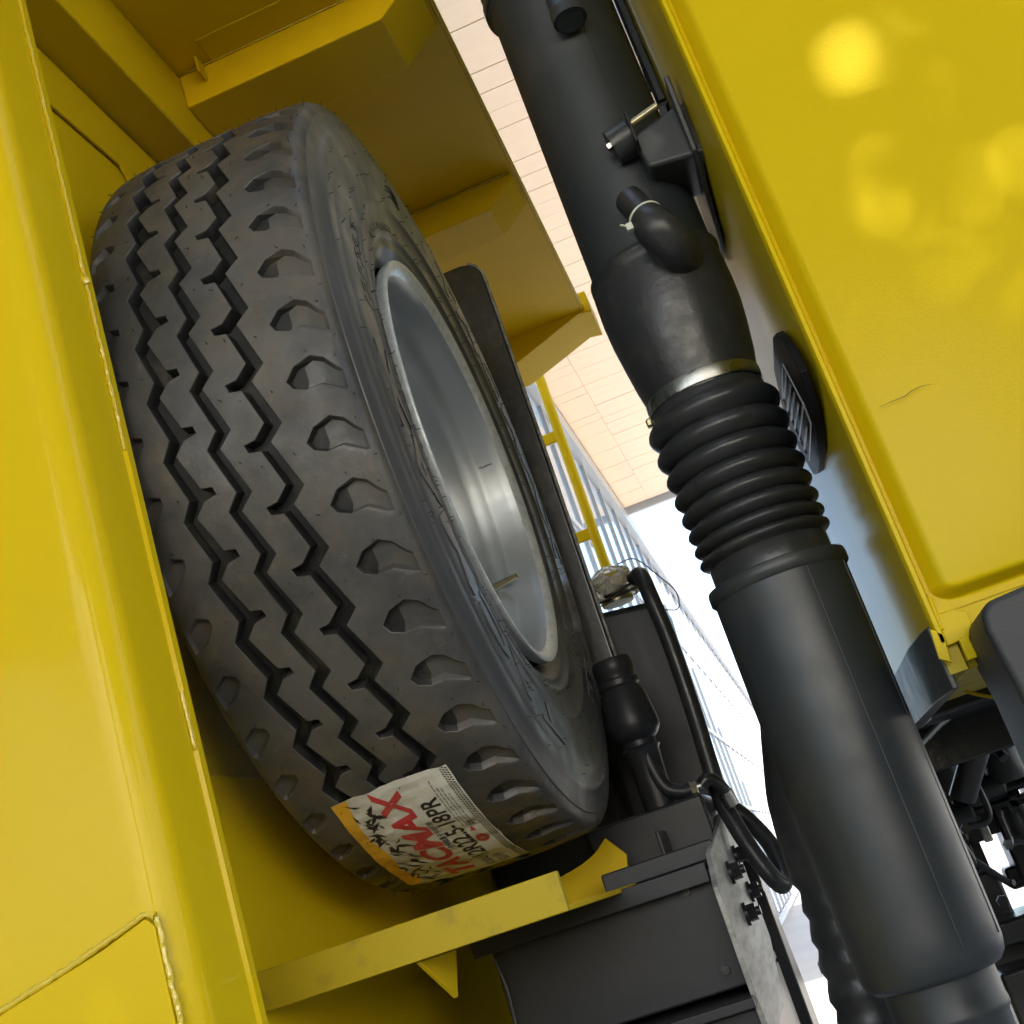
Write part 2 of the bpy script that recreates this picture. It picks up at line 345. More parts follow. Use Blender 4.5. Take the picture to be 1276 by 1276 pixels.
# canopy
MB().box((-.66, .9, 2.96), (-.13, 3.14, 2.968)).build('canopy_plate', M['canopy'], body, bevel=.002)
MB().box((-.1335, .9, 2.9565), (-.1255, 3.13, 2.9735)).build('canopy_edge_bar', M['yellow'], body, bevel=.003)
MB().prism([(-.64, 2.81), (-.563, 2.81), (-.563, 2.958), (-.64, 2.958)], 'y', 1.099, 3.1).build('wall_beam', M['yellow'], body, bevel=.005, seg=3)
def rib(y0, y1, zb=2.893, xin=-.209, xe=-.138):
    MB().prism([(-.563, zb), (xin, zb), (xe, 2.945), (xe, 2.957), (-.563, 2.957)], 'y', y0, y1).build('canopy_rib', M['canopy'], body, bevel=.003)
    weld_bead('weld_bead', [(-.55, y0 - .001, 2.957), (-.35, y0 - .001, 2.957), (-.15, y0 - .001, 2.957)], .0025, body)
rib(1.66, 1.80); rib(2.33, 2.46)
# end beam
MB().prism([(-.60, 2.885), (-.35, 2.885), (-.144, 2.952), (-.108, 2.945), (-.108, 3.010), (-.60, 3.010)], 'y', 3.10, 3.28).build('end_beam', M['canopy'], body, bevel=.003)
MB().prism([(1.63, 2.925), (1.66, 2.925), (1.66, 2.958), (1.63, 2.958)], 'x', -.52, -.515).build('gusset', M['yellow'], body, bevel=.002)
MB().box((-.50, 1.60, 2.9565), (-.20, 1.659, 2.9595)).build('backing_strip', M['yellow'], body, bevel=.002)
# bracket under the tyre
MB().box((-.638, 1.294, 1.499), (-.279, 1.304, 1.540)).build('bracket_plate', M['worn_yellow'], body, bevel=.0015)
MB().box((-.638, 1.305, 1.499), (-.285, 2.06, 1.5055)).build('bracket_floor', M['yellow'], body, bevel=.0015)
cr = [(-.60, 1.5065), (-.309, 1.5065), (-.300, 1.548), (-.323, 1.580)] + [(-.335 - .004 * k ** 1.35, 1.572 - .0042 * k + .00016 * k * k) for k in range(1, 10)] + [(-.60, 1.540)]
MB().prism(cr, 'y', 1.895, 1.905).build('cradle_plate', M['yellow'], body, bevel=.001)
MB().prism([(1.31, 1.498), (1.44, 1.498), (1.40, 1.450)], 'x', -.455, -.449).build('gusset', M['yellow'], body, bevel=.001)

# ================================================================== SPARE WHEEL
XC, YC, ZC, RT = -.427, 1.6543, 2.1217, .5425
wheel = empty('spare_wheel', (XC, YC, ZC - RT), 'spare truck tyre with zigzag tread on a silver rim, held upright against the yellow body', 'spare wheel')
PR = [(0, .5425), (.04, .5423), (.08, .5412), (.105, .5395), (.122, .5372), (.130, .5348), (.1345, .5310), (.1372, .5250), (.1388, .5170)]
us = [0]
for a, b in zip(PR, PR[1:]): us.append(us[-1] + math.hypot(b[0] - a[0], b[1] - a[1]))
us = np.array(us); PW = np.array([p[0] for p in PR]); PRr = np.array([p[1] for p in PR])
UMAX = us[-1]
def surf(u, ph, h):
    """u signed arc (m), ph degrees, h height along the profile normal"""
    au = np.abs(u); w = np.interp(au, us, PW); r = np.interp(au, us, PRr)
    e = .002; w2 = np.interp(np.minimum(au + e, UMAX), us, PW); r2 = np.interp(np.minimum(au + e, UMAX), us, PRr)
    w1 = np.interp(np.maximum(au - e, 0), us, PW); r1 = np.interp(np.maximum(au - e, 0), us, PRr)
    tw, tr = w2 - w1, r2 - r1; L = np.hypot(tw, tr); nw, nr = -tr / L, tw / L
    w = (w + h * nw) * np.sign(u + 1e-12); r = r + h * nr
    a = np.radians(ph)
    return np.stack([XC + w, YC - r * np.cos(a), ZC + r * np.sin(a)], -1)
PH = 7.2; SH = .012   # pitch in degrees; sideways shift of the pattern
mm = lambda L: [(ph, (x + 1e3 * 0) / 1000 + .0025 + .002) for ph, x in L]
g3L = mm([(-1.0, 31.8), (-2.35, 16.5), (-2.5, 3), (-3.5, 5.5), (-3.85, 19), (-8.2, 31.8)])
g3R = mm([(-1.75, 50.3), (-3.25, 32.8), (-8.95, 50.3)])
g2L = mm([(.25, -20.5), (-1.45, -35.8), (-6.95, -20.5)])
g2R = mm([(-.3, -3.6), (-1.85, -21), (-7.5, -3.6)])
g1L = mm([(1.3, -72), (-.75, -86.2), (-5.9, -72)])
g1R = mm([(2.1, -54.6), (1.8, -42.5), (.85, -40.5), (.6, -56), (-.77, -69.3), (-5.1, -54.6)])
nR = mm([(2.35, 66.5), (3.75, 79), (4.35, 99), (3.6, 112), (2.3, 121), (1.6, 128), (-.9, 128), (-.6, 121), (.75, 102), (.65, 85), (1.3, 71.5)])
nL = mm([(2.2, -131), (3.5, -114), (2.9, -100.5), (1.95, -99.8), (.45, -111.5), (-.65, -128), (-.5, -133), (1.6, -134)])
# shift the right-hand notches' outer end over the shoulder
GR = [(g1L, g1R, .0185), (g2L, g2R, .0165), (g3L, g3R, .0185)]
NT = [(nR, .0088), (nL, .0088)]
SW = .0024; CH = .0007
def ext(line, ks=(-1, 0, 1, 2)):
    out = []
    for k in sorted(ks, reverse=True):
        seg = [(p + PH * k, x) for p, x in line[:-1]]; out += seg
    out.append((line[-1][0] + PH * min(ks), line[-1][1])); return out
DEG = math.pi / 180 * RT
def offset(line, d, closed=False):
    P = [Vector((p * DEG, x)) for p, x in line]; n = len(P); out = []
    for i in range(n):
        a = P[i - 1] if (i or closed) else None; b = P[(i + 1) % n] if (i < n - 1 or closed) else None
        n1 = n2 = None
        if a is not None: t = (P[i] - a).normalized(); n1 = Vector((-t.y, t.x))
        if b is not None: t = (b - P[i]).normalized(); n2 = Vector((-t.y, t.x))
        if n1 is None: nn = n2
        elif n2 is None: nn = n1
        else: nn = n1 + n2; nn = nn / max(.35, nn.length_squared / 2) if nn.length > 1e-6 else n1
        q = P[i] + nn * d; out.append((q.x / DEG, q.y))
    return out
def poly_area(L): return .5 * sum(L[i][0] * L[(i + 1) % len(L)][1] - L[(i + 1) % len(L)][0] * L[i][1] for i in range(len(L)))
LO = 5.3 - PH; HI = 5.3
def inside(L, p, x):
    c = np.zeros(len(p), bool); n = len(L)
    for i in range(n):
        (p1, x1), (p2, x2) = L[i], L[(i + 1) % n]
        if p1 == p2: continue
        cond = ((p1 > p) != (p2 > p)); xi = (x2 - x1) * (p - p1) / (p2 - p1) + x1
        c ^= cond & (x < xi)
    return c
def dist(L, p, x, closed=True):
    n = len(L); D = np.full(len(p), 9.)
    for i in range(n if closed else n - 1):
        a = np.array([L[i][0] * DEG, L[i][1]]); b = np.array([L[(i + 1) % n][0] * DEG, L[(i + 1) % n][1]]); ab = b - a
        q = np.stack([p * DEG, x], -1); t = np.clip(((q - a) @ ab) / (ab @ ab), 0, 1); D = np.minimum(D, np.linalg.norm(q - a - t[:, None] * ab, axis=1))
    return D
REG = []   # (top polygon, bottom polygon, depth)
for Lf, Rg, dp in GR:
    a = ext(Lf); b = ext(Rg)                     # both run downwards in phi
    oa = offset(a, 1 * SW); ob = offset(b, -1 * SW)
    # offset side check: bottom must lie between
    if np.mean([q[1] - p[1] for p, q in zip(a, oa)]) < 0: oa = offset(a, -SW)
    if np.mean([q[1] - p[1] for p, q in zip(b, ob)]) > 0: ob = offset(b, SW)
    ca = offset(a, CH); cb = offset(b, -CH)
    if np.mean([q[1] - p[1] for p, q in zip(a, ca)]) < 0: ca = offset(a, -CH)
    if np.mean([q[1] - p[1] for p, q in zip(b, cb)]) > 0: cb = offset(b, CH)
    REG.append((a + b[::-1], oa + ob[::-1], dp, ca + cb[::-1]))
for Ln, dp in NT:
    for k in (-1, 0, 1):
        T = [(p + PH * k, x) for p, x in Ln]; s_ = 1 if poly_area(T) > 0 else -1
        REG.append((T, offset(T, s_ * SW * 1.3, True), dp, offset(T, s_ * CH, True)))
def height(p, x):
    h = np.zeros(len(p))
    for T, Bm, dp, Cm in REG:
        ins = inside(T, p, x)
        if not ins.any(): continue
        dd = dist(T, p, x)
        sw = SW if dp > .011 else SW * 1.3
        tp = np.ones(len(p))
        if dp < .011: tp = np.clip((.139 - np.abs(x)) / .026, .12, 1)
        f = -np.interp(dd, [0, CH * .97, sw * .97], [0, .0006, dp]) * tp
        h = np.where(ins, np.minimum(h, f), h)
    return h
pts = []; edges = []
def addv(p): pts.append(Vector(p)); return len(pts) - 1
xs = list(np.linspace(-UMAX, UMAX, 53)); phs = list(np.linspace(LO, HI, 13))
# domain borders
corner = []
for x in xs: corner.append(addv((LO * DEG, x)))
for a, b in zip(corner, corner[1:]): edges.append((a, b))
top = [addv((HI * DEG, x)) for x in xs]
for a, b in zip(top, top[1:]): edges.append((a, b))
gx = np.array([x for x in xs for p in phs[1:-1]]); gp = np.array([p for x in xs for p in phs[1:-1]])
keep = np.ones(len(gx), bool)
for T, Bm, dp, Cm in REG:
    for Q in (T, Bm, Cm): keep &= dist(Q, gp, gx) > .0016
    keep &= ~(inside(T, gp, gx) & ~inside(Bm, gp, gx))
for p, x in zip(gp[keep], gx[keep]): addv((p * DEG, x))
for T, Bm, dp, Cm in REG:
    for Q in (T, Bm, Cm):
        # subdivide long edges so they follow the curvature
        ids = []
        for i in range(len(Q)):
            (p1, x1), (p2, x2) = Q[i], Q[(i + 1) % len(Q)]
            if max(p1, p2) < LO - 1.5 or min(p1, p2) > HI + 1.5: continue
            if abs(x1) > UMAX and abs(x2) > UMAX: continue
            a = addv((p1 * DEG, x1)); b = addv((p2 * DEG, x2)); edges.append((a, b))
ov, oe, of, *_ = delaunay_2d_cdt(pts, edges, [], 0, 1e-6)
VP = np.array([(v.x / DEG, v.y) for v in ov]); F = []
for f in of:
    c = VP[list(f)].mean(0)
    if LO < c[0] < HI and abs(c[1]) < UMAX - 1e-7: F.append(list(f))
used = sorted({i for f in F for i in f}); mp_ = {o: i for i, o in enumerate(used)}
VP = VP[used]; F = [[mp_[i] for i in f] for f in F]
H = height(VP[:, 0], VP[:, 1])
# merge seam heights: equal by periodicity, evaluate both ends the same way
allv = []; allf = []; nv = len(VP)
for k in range(50):
    allv.append(surf(VP[:, 1], VP[:, 0] + k * PH, H)); allf += [[i + k * nv for i in f] for f in F]
allv = np.concatenate(allv)
# ---- sidewalls (lathe both sides) down to the beads
side = [(.1388, .5170), (.1402, .5166), (.1410, .510), (.1425, .500), (.1455, .4905), (.1470, .4885), (.1482, .480), (.1490, .470), (.1488, .4655), (.1500, .462), (.1506, .448), (.1508, .430), (.1502, .410), (.1490, .392), (.1500, .3895), (.1498, .386),
        (.1478, .384), (.1452, .368), (.1420, .352), (.1432, .349), (.1428, .344), (.1400, .342), (.1372, .333), (.1380, .3305), (.1372, .327), (.1345, .324), (.1300, .317), (.1240, .310), (.118, .303)]
tyre = MB(); tyre.v = [tuple(v) for v in allv]; tyre.f = [tuple(f) for f in allf]
me = bpy.data.meshes.new('tyre'); me.from_pydata(tyre.v, [], tyre.f)
bm = bmesh.new(); bm.from_mesh(me); bmesh.ops.remove_doubles(bm, verts=bm.verts, dist=.00025); bmesh.ops.recalc_face_normals(bm, faces=bm.faces)
# light bevel feel comes from the sloping groove walls; ragged edges from small noise
bm.to_mesh(me); bm.free()
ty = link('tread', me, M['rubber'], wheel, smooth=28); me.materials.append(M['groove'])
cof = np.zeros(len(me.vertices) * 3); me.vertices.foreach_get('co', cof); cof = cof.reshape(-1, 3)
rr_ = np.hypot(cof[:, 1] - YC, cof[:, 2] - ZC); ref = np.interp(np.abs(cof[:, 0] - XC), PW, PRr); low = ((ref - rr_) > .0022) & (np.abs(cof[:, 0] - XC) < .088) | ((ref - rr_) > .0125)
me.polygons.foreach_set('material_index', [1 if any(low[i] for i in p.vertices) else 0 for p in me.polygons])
for s_ in (-1, 1):
    o = lathe([(r, s_ * w) for w, r in side], (XC, YC, ZC), 'x', seg=240).build('sidewall', M['sidewall'], wheel, smooth=50)
    if s_ == 1: SIDE = o
# raised lettering on the right sidewall
def side_fn(r0, ph0, s_=1):
    rr = np.array([p[1] for p in side])[::-1]; ww = np.array([p[0] for p in side])[::-1]
    def fn(x, y, z):
        r = r0 + y; a = R_(ph0) + x / r0
        w = float(np.interp(r, rr, ww)) + .0002 + max(z, -.0005)
        return Vector((XC + w, YC - r * math.cos(a), ZC + r * math.sin(a)))
    return fn
# angles: 90 = top, 180 = far side, 270/-90 = bottom, 0 = near side; text reads clockwise seen from +x
def stext(t, r, ang, size, ex=.0007, bold=.0006, sx=1.0, name='lettering'):
    return text_mesh(t, size, side_fn(r, ang), name, M['letter'], SIDE, extrude=ex, bold=bold, align='CENTER', sx=sx)
stext('TACMAX', .405, 150, .056, ex=.0012, bold=.001, sx=2.4); stext('TACMAX', .405, 322, .056, ex=.0012, bold=.001, sx=2.4)
stext('12R22.5 18PR', .368, 218, .024, sx=1.3); stext('TUBELESS', .412, 222, .030, sx=1.3); stext('12R22.5', .402, 20, .034, sx=1.4)
stext('18PR  TACMAX  TUBELESS', .348, 0, .012, sx=1.4); stext('TACMAX  12R22.5-18PR', .352, 60, .012, sx=1.4)
for k in range(3):      # small crescent ribs near the top of the sidewall
    mbx = MB(); mbx.tube([side_fn(.432 - .009 * k, 84)( .03 * math.cos(t) * .9, .012 * math.sin(t), .0008) for t in np.linspace(.35, math.pi - .35, 10)], .0011, 6)
    mbx.build('moulded_rib', M['ink'], SIDE)
# vent hairs
hm = MB()
def hair(p, nrm, l):
    d1 = (nrm + Vector((random.uniform(-.5, .5), random.uniform(-.5, .5), random.uniform(-.5, .5)))).normalized()
    d2 = (d1 + Vector((random.uniform(-.7, .7), random.uniform(-.7, .7), random.uniform(-.9, .3)))).normalized()
    hm.tube([p, p + d1 * l * .5, p + d1 * l * .5 + d2 * l * .5], [.00055, .0005, .0003], 4)
for k in range(50):
    for x, dph, pr in ((.055, 1.6, .9), (-.0, 3.1, .8), (-.078, 2.0, .8), (.100, 4.9, .95), (.128, 3.2, .9), (.134, 5.6, .8), (-.104, 4.1, .8), (-.132, 1.5, .9), (.020, 2.0, .8)):
        if random.random() > pr: continue
        ph = k * PH + dph + random.uniform(-.5, .5); p = Vector(surf(np.array([x]), np.array([ph]), np.array([-.001]))[0])
        q = Vector(surf(np.array([x]), np.array([ph]), np.array([.01]))[0]); hair(p, (q - p).normalized(), random.uniform(.004, .009))
for k in range(260):
    a = random.uniform(0, 360); r = random.choice([.478, .455, .425, .390, .349, .352, random.uniform(.34, .48)])
    p = side_fn(r, a)(0, 0, -.0003); hair(p, Vector((1, 0, 0)), random.uniform(.003, .009))
tag(hm.build('vent_hairs', M['groove'], wheel), kind='stuff')

# rim
XR = XC + .140
rimprof = [(.302, .128), (.3035, .136), (.3050, .1395), (.3040, .1425), (.3000, .1430), (.2960, .1412), (.2890, .1370), (.2860, .1320)]
lathe(rimprof, (XC, YC, ZC), 'x', 220).build('rim_lip', M['rimlip'], wheel, smooth=50)
rimbar = [(.2860, .1320), (.2835, .125), (.2822, .118), (.2805, .095), (.2780, .085), (.2725, .078), (.2700, .060), (.2700, .030), (.2655, .022), (.2560, .010), (.2530, -.02), (.2530, -.055), (.2600, -.070), (.2700, -.085), (.2700, -.12), (.285, -.137), (.300, -.142), (.302, -.128)]
lathe(rimbar, (XC, YC, ZC), 'x', 220).build('rim_barrel', M['rim'], wheel, smooth=35)
lathe([(.302, .128), (.290, .112), (.286, .0), (.290, -.112), (.302, -.128)], (XC, YC, ZC), 'x', 120).build('rim_outer_shell', M['rim'], wheel, smooth=60)
# disc with hand holes
def disc():
    mb = MB(); nseg = 160; rings = [(.255, -.04), (.235, -.030), (.215, -.012), (.205, -.004), (.160, .010), (.150, .010), (.110, .012), (.105, .006)]
    for side_, off in ((0, 0), (1, -.012)):
        base = len(mb.v)
        for r, t in rings:
            for k in range(nseg):
                a = 2 * math.pi * k / nseg; mb.v.append((XC + t + off, YC + r * math.cos(a), ZC + r * math.sin(a)))
        for j in range(len(rings) - 1):
            for k in range(nseg):
                a = (k + .5) / nseg * 10 % 1
                if rings[j][0] == .205 and .3 < a < .7: continue
                q = (base + j * nseg + k, base + j * nseg + (k + 1) % nseg, base + (j + 1) * nseg + (k + 1) % nseg, base + (j + 1) * nseg + k)
                mb.f.append(q if not side_ else q[::-1])
    return mb
disc().build('wheel_disc', M['rim'], wheel, smooth=40)

MB().tube([(XC + .060, YC + .262 * math.cos(R_(28)), ZC - .262 * math.sin(R_(28))), (XC + .105, YC + .255 * math.cos(R_(28)), ZC - .255 * math.sin(R_(28)))], [.006, .0045], 12).build('valve_stem', M['brass'], wheel, smooth=50)
weld_bead('rim_weld', [(XC + .095, YC + .2795 * math.cos(R_(-18)), ZC - .2795 * math.sin(R_(-18))), (XC + .118, YC + .281 * math.cos(R_(-18)), ZC - .281 * math.sin(R_(-18)))], .0022, wheel, m='rim')
# label on the tread --------------------------------------------------------
LH = .0016
def lab(phi0=-83.5, x0=-.084, tilt=0.0):
    def fn(x, y, z):      # x along the circumference (upwards), y towards -w
        ph = phi0 + x / RT / DEG * RT * 1.0
        u = x0 + .142 - y + x * tilt
        q_ = Vector((x * 26, u * 20, .3)); wr = .0022 * mnoise.noise(q_) + .0008 * mnoise.noise(q_ * 3.1)
        return Vector(surf(np.array([u]), np.array([ph]), np.array([LH + wr + z]))[0])
    return fn
LF = lab()
LL = .283
def patch(name, poly, z, m, parent, thick=0, step=.006):
    """flat shape (x along tread, y across) draped on the tread, as a fine grid clipped to the polygon"""
    mb = MB(); P2 = [Vector((p[0], p[1])) for p in poly]; n = len(P2); E = []; pts = list(P2)
    pts2 = []; ed = []
    for i in range(n):
        a, b = P2[i], P2[(i + 1) % n]; k = max(1, int((b - a).length / step))
        for j in range(k): pts2.append(a.lerp(b, j / k))
    nb = len(pts2); ed = [(i, (i + 1) % nb) for i in range(nb)]
    x0, x1 = min(p.x for p in P2), max(p.x for p in P2); y0, y1 = min(p.y for p in P2), max(p.y for p in P2)
    X, Y = np.meshgrid(np.arange(x0 + step / 2, x1, step), np.arange(y0 + step / 2, y1, step)); X = X.ravel(); Y = Y.ravel()
    c = np.zeros(len(X), bool)
    for i in range(n):
        a, b = P2[i], P2[(i + 1) % n]
        if a.y == b.y: continue
        c ^= ((a.y > Y) != (b.y > Y)) & (X < (b.x - a.x) * (Y - a.y) / (b.y - a.y) + a.x)
    for x, y in zip(X[c], Y[c]): pts2.append(Vector((x, y)))
    v, e, f, *_ = delaunay_2d_cdt(pts2, ed, [], 1, 1e-6)
    mb.add([LF(p.x, p.y, z) for p in v], [tuple(q) for q in f])
    return mb.build(name, m, parent)
def ragged(a, b, n, amp, seed):
    r = random.Random(seed); return [(a[0] + (b[0] - a[0]) * i / n + r.uniform(-amp, amp) * (0 < i < n), a[1] + (b[1] - a[1]) * i / n + r.uniform(-amp, amp) * (0 < i < n)) for i in range(n)]
sheet = patch('paper_label', ragged((0, 0), (LL, 0), 14, .0006, 1) + ragged((LL, 0), (LL + .004, .060), 6, .002, 2) + ragged((LL + .004, .06), (LL - .004, .142), 8, .002, 3) + ragged((LL - .004, .142), (.03, .150), 14, .0006, 4) + ragged((.03, .150), (0, .10), 8, .003, 5) + ragged((0, .10), (0, 0), 6, .002, 6), 0, M['white'], wheel)
patch('orange_border', [(LL - .004, .142), (LL - .002, .122), (.245, .128), (.20, .131), (.16, .127), (.10, .133), (.05, .129), (.028, .150)], .0003, M['labelyellow'], sheet)
# brush-stroke stripes
rs = random.Random(5)
for i in range(58):
    cx = rs.uniform(.04, .274); cy = rs.uniform(.100, .130); a = rs.uniform(.2, 1.1) * rs.choice([1, 1, -1]); l = rs.uniform(.006, .013); w = rs.uniform(.0012, .0028)
    dx, dy = math.cos(a), math.sin(a); b = rs.uniform(-.003, .003)
    L_ = [(cx - l * dx, cy - l * dy), (cx - w * dy + b, cy + w * dx + b), (cx + l * dx, cy + l * dy), (cx + w * dy + b, cy - w * dx)]
    patch('brush_stroke', L_, .0005, M['ink'], sheet, step=.004)
def lt(t, size, x, y, m, bold=0, sx=1, shear=0, name='print', cuts=0):
    return text_mesh(t, size, lambda a, b, c: LF(x + a, y + b, .0005 + c), name, M[m], sheet, bold=bold, sx=sx, shear=shear, cuts=cuts)
lt('TACMAX', .043, .015, .066, 'red', bold=.0016, sx=1.42, shear=.25, cuts=.02)
lt('全钢载重子午线轮胎', .0085, .125, .056, 'ink', bold=.0001)
lt('12R22.5-18PR', .031, .066, .032, 'ink', bold=.0006, sx=.98)
lt('400kPa/900', .017, .012, .040, 'greyink', sx=.8); lt('152/149', .018, .01, .022, 'ink', sx=.7)
for r_i, yy in enumerate((.0275, .0235, .0195, .0155)):
    x = .165
    while x < .265 - .01 * r_i:
        w = rs.uniform(.003, .009); patch('fine_print', [(x, yy), (x + w, yy), (x + w, yy + .0012), (x, yy + .0012)], .0005, M['greyink'], sheet, step=.01); x += w + .0016
patch('print_triangle', [(.148, .026), (.160, .0225), (.148, .019)], .0005, M['red'], sheet)
patch('print_circle', [(.122 + .0125 * math.cos(a), .021 + .0075 * math.sin(a)) for a in np.linspace(0, 2 * math.pi, 20)[:-1]], .0005, M['red'], sheet)
text_mesh('3E', .009, lambda a, b, c: LF(.117 + a, .018 + b, .0007), 'print', M['white'], sheet)
lt('合格', .008, .160, .0165, 'ink'); lt('产品', .008, .160, .0085 + .003, 'ink')
for k in range(66):
    for j, (ya, yb) in enumerate(((.0015, .0038), (.0048, .0068), (.0078, .0098))):
        x = .004 + k * .0042 + (.0021 if j == 1 else 0)
        v = [LF(*c, .0005) for c in ((x, ya), (x + .0022, ya), (x + .0030, yb), (x + .0008, yb))]
        if k == 0 and j == 0: dm = MB()
        dm.add(v, [(0, 1, 2, 3)])
tag(dm.build('dashed_border', M['ink'], sheet), kind='stuff')

# ================================================================== THINGS BEHIND THE TYRE
# tall black guard
gd = empty('black_guard_panel', (-.30, 2.05, 1.82), 'tall scuffed black steel guard with a rounded top corner, just behind the spare tyre', 'guard panel')
pg = [(-.42, 1.823), (-.2315, 1.823), (-.2290, 2.18), (-.2285, 2.54)] + [(-.2685 + .04 * math.cos(a), 2.575 + .04 * math.sin(a)) for a in np.linspace(0, math.pi / 2, 8)] + [(-.42, 2.616)]
pg = [(x * 1.103, 1.5 + (z - 1.5) * 1.103) for x, z in pg]
MB().prism(pg, 'y', 2.206, 2.226).build('panel', M['scuffed'], gd, bevel=.006, seg=3)
MB().tube([(x * 1.103, 2.208, 1.5 + (z - 1.5) * 1.103) for x, y, z in [(-.2300, 0, 1.825), (-.2275, 0, 2.18), (-.2270, 0, 2.56)] + [(-.2680 + .0415 * math.cos(a), 0, 2.575 + .0415 * math.sin(a)) for a in (.3, .7, 1.1)]], .0032, 10).build('edge_highlight', M['greyplate'], gd, smooth=60)  # pale tube stands in for the highlight along the guard edge
# canister with rings and elbow
cn = empty('black_valve_canister', (-.25, 2.0, 1.45), 'black ringed valve body with a side elbow, under the tall guard panel', 'valve')
lathe([(r * .64, t) for r, t in [(.0, .395), (.048, .395), (.052, .390), (.052, .372), (.048, .368), (.048, .362), (.053, .358), (.053, .350), (.048, .346), (.058, .335), (.066, .29), (.066, .275), (.055, .264), (.043, .258), (.043, .250), (.050, .246), (.044, .240), (.040, .20), (.040, .10), (.040, -.1)]], (-.2405, 2.0, 1.45), 'z', 40).build('valve_body', M['blackpaint'], cn, smooth=35)
MB().tube(spline([(-.235, 1.99, 1.72), (-.232, 1.985, 1.66), (-.222, 1.985, 1.625), (-.20, 1.985, 1.612), (-.185, 1.985, 1.611)], 6), .013, 12).build('elbow', M['blackpaint'], cn, smooth=60)
MB().tube([(-.190, 1.985, 1.611), (-.176, 1.985, 1.611)], .0105, 6).build('hex_fitting', M['brass'], cn)
MB().tube([(-.175, 1.985, 1.611), (-.166, 1.985, 1.612)], .0075, 10).build('hose_nipple', M['steel'], cn, smooth=60)
# black backing box added to shut out bright background below the tyre
ft = empty('black_backing_box', (-.4, 2.5, 1.0), 'wide black backing box added behind the tyre bracket to close off bright background', 'tank')
MB().box((-.628, 2.36, 1.05), (-.19, 2.75, 1.90)).build('tank_shell', M['blackpaint'], ft, bevel=.02, seg=4)
MB().box((-.40, 2.352, 1.05), (-.36, 2.359, 1.90)).build('backing_strap', M['blackpaint'], ft, bevel=.002)
# tank
tk = empty('black_tank', (-.24, 2.25, 1.5), 'tall black tank with rounded shoulders standing right of the guard panel', 'tank')
tp = [(-.33, 1.50), (-.175, 1.50), (-.168, 1.62), (-.145, 1.92)] + [(-.170 + .026 * math.cos(a), 1.935 + .03 * math.sin(a)) for a in np.linspace(.1, math.pi / 2, 7)] + [(-.33, 1.985)]
MB().prism(tp, 'y', 2.232, 2.36).build('tank_shell', M['blackpaint'], tk, bevel=.016, seg=4)
lathe([(0, 0), (.030, 0), (.031, .008), (.026, .012), (.026, .030), (0, .030)], (-.222, 2.26, 1.984), 'z', 24).build('filler_neck', M['brass'], tk, smooth=30)
lathe([(0, 0), (.036, 0), (.036, .022), (.034, .026), (0, .028)], (-.222, 2.26, 2.012), 'z', 24).build('filler_cap', M['cap'], tk, smooth=30)
# crumpled film over the cap
mb = MB(); vs = []
for j in range(14):
    t = j / 13; rr = .046 * math.sin(min(1, .15 + t * 1.0) * math.pi * .62) if t > 0 else .004
    for k in range(30):
        a = 2 * math.pi * k / 30; q = 1 + .10 * math.sin(a * 5 + j) + .07 * math.sin(a * 9 - j * 2)
        vs.append((-.224 + rr * q * math.cos(a) * 1.15, 2.26 + rr * q * math.sin(a), 2.055 - .062 * t + .004 * math.sin(a * 4 + j)))
mb.add(vs, [(j * 30 + k, j * 30 + (k + 1) % 30, (j + 1) * 30 + (k + 1) % 30, (j + 1) * 30 + k) for j in range(13) for k in range(30)] + [tuple(range(30))])
mb.build('film_wrap', M['wrap'], tk, smooth=40)
mb = MB()
mb.tube(spline([(-.262, 2.24, 2.000), (-.23, 2.215, 1.995), (-.19, 2.22, 2.002), (-.168, 2.24, 2.004), (-.150, 2.25, 2.002)], 6), .0028, 8)
mb.tube(spline([(-.262, 2.24, 1.993), (-.23, 2.205, 1.985), (-.19, 2.22, 1.992), (-.160, 2.22, 1.998)], 6), .0022, 8)
mb.build('cap_wire', M['boltblack'], tk, smooth=60)
MB().tube(spline([(-.20, 2.26, 2.055), (-.165, 2.25, 2.05), (-.135, 2.25, 2.005), (-.115, 2.25, 1.965), (-.122, 2.25, 1.935), (-.150, 2.26, 1.945)], 6), .0013, 6).build('thin_wire', M['cable'], tk)
# hose loop
hs = empty('rubber_hose', (-.15, 2.05, 1.6), 'thick black rubber hose rising beside the tank and looping down past the bolted plate', 'hose')
MB().tube(spline([(-.166, 2.10, 1.982), (-.152, 2.07, 1.975), (-.147, 2.05, 1.93), (-.143, 2.05, 1.85), (-.145, 2.05, 1.74), (-.150, 2.05, 1.64), (-.152, 2.05, 1.60), (-.150, 2.05, 1.57), (-.142, 2.04, 1.53), (-.130, 2.03, 1.485), (-.116, 2.03, 1.447), (-.107, 2.04, 1.435), (-.102, 2.07, 1.450), (-.108, 2.11, 1.50), (-.135, 2.13, 1.555), (-.165, 2.12, 1.59)], 8), .0138, 16).build('hose_run', M['rubberhose'], hs, smooth=60)
MB().tube(spline([(-.168, 1.985, 1.612), (-.158, 1.985, 1.617), (-.148, 1.99, 1.612), (-.141, 2.00, 1.598), (-.138, 2.01, 1.580)], 6), .0105, 14).build('metal_elbow', M['dark'], hs, smooth=60)
MB().tube([(-.140, 2.005, 1.592), (-.1365, 2.012, 1.570)], .0125, 16).build('ferrule', M['steel'], hs, smooth=40)

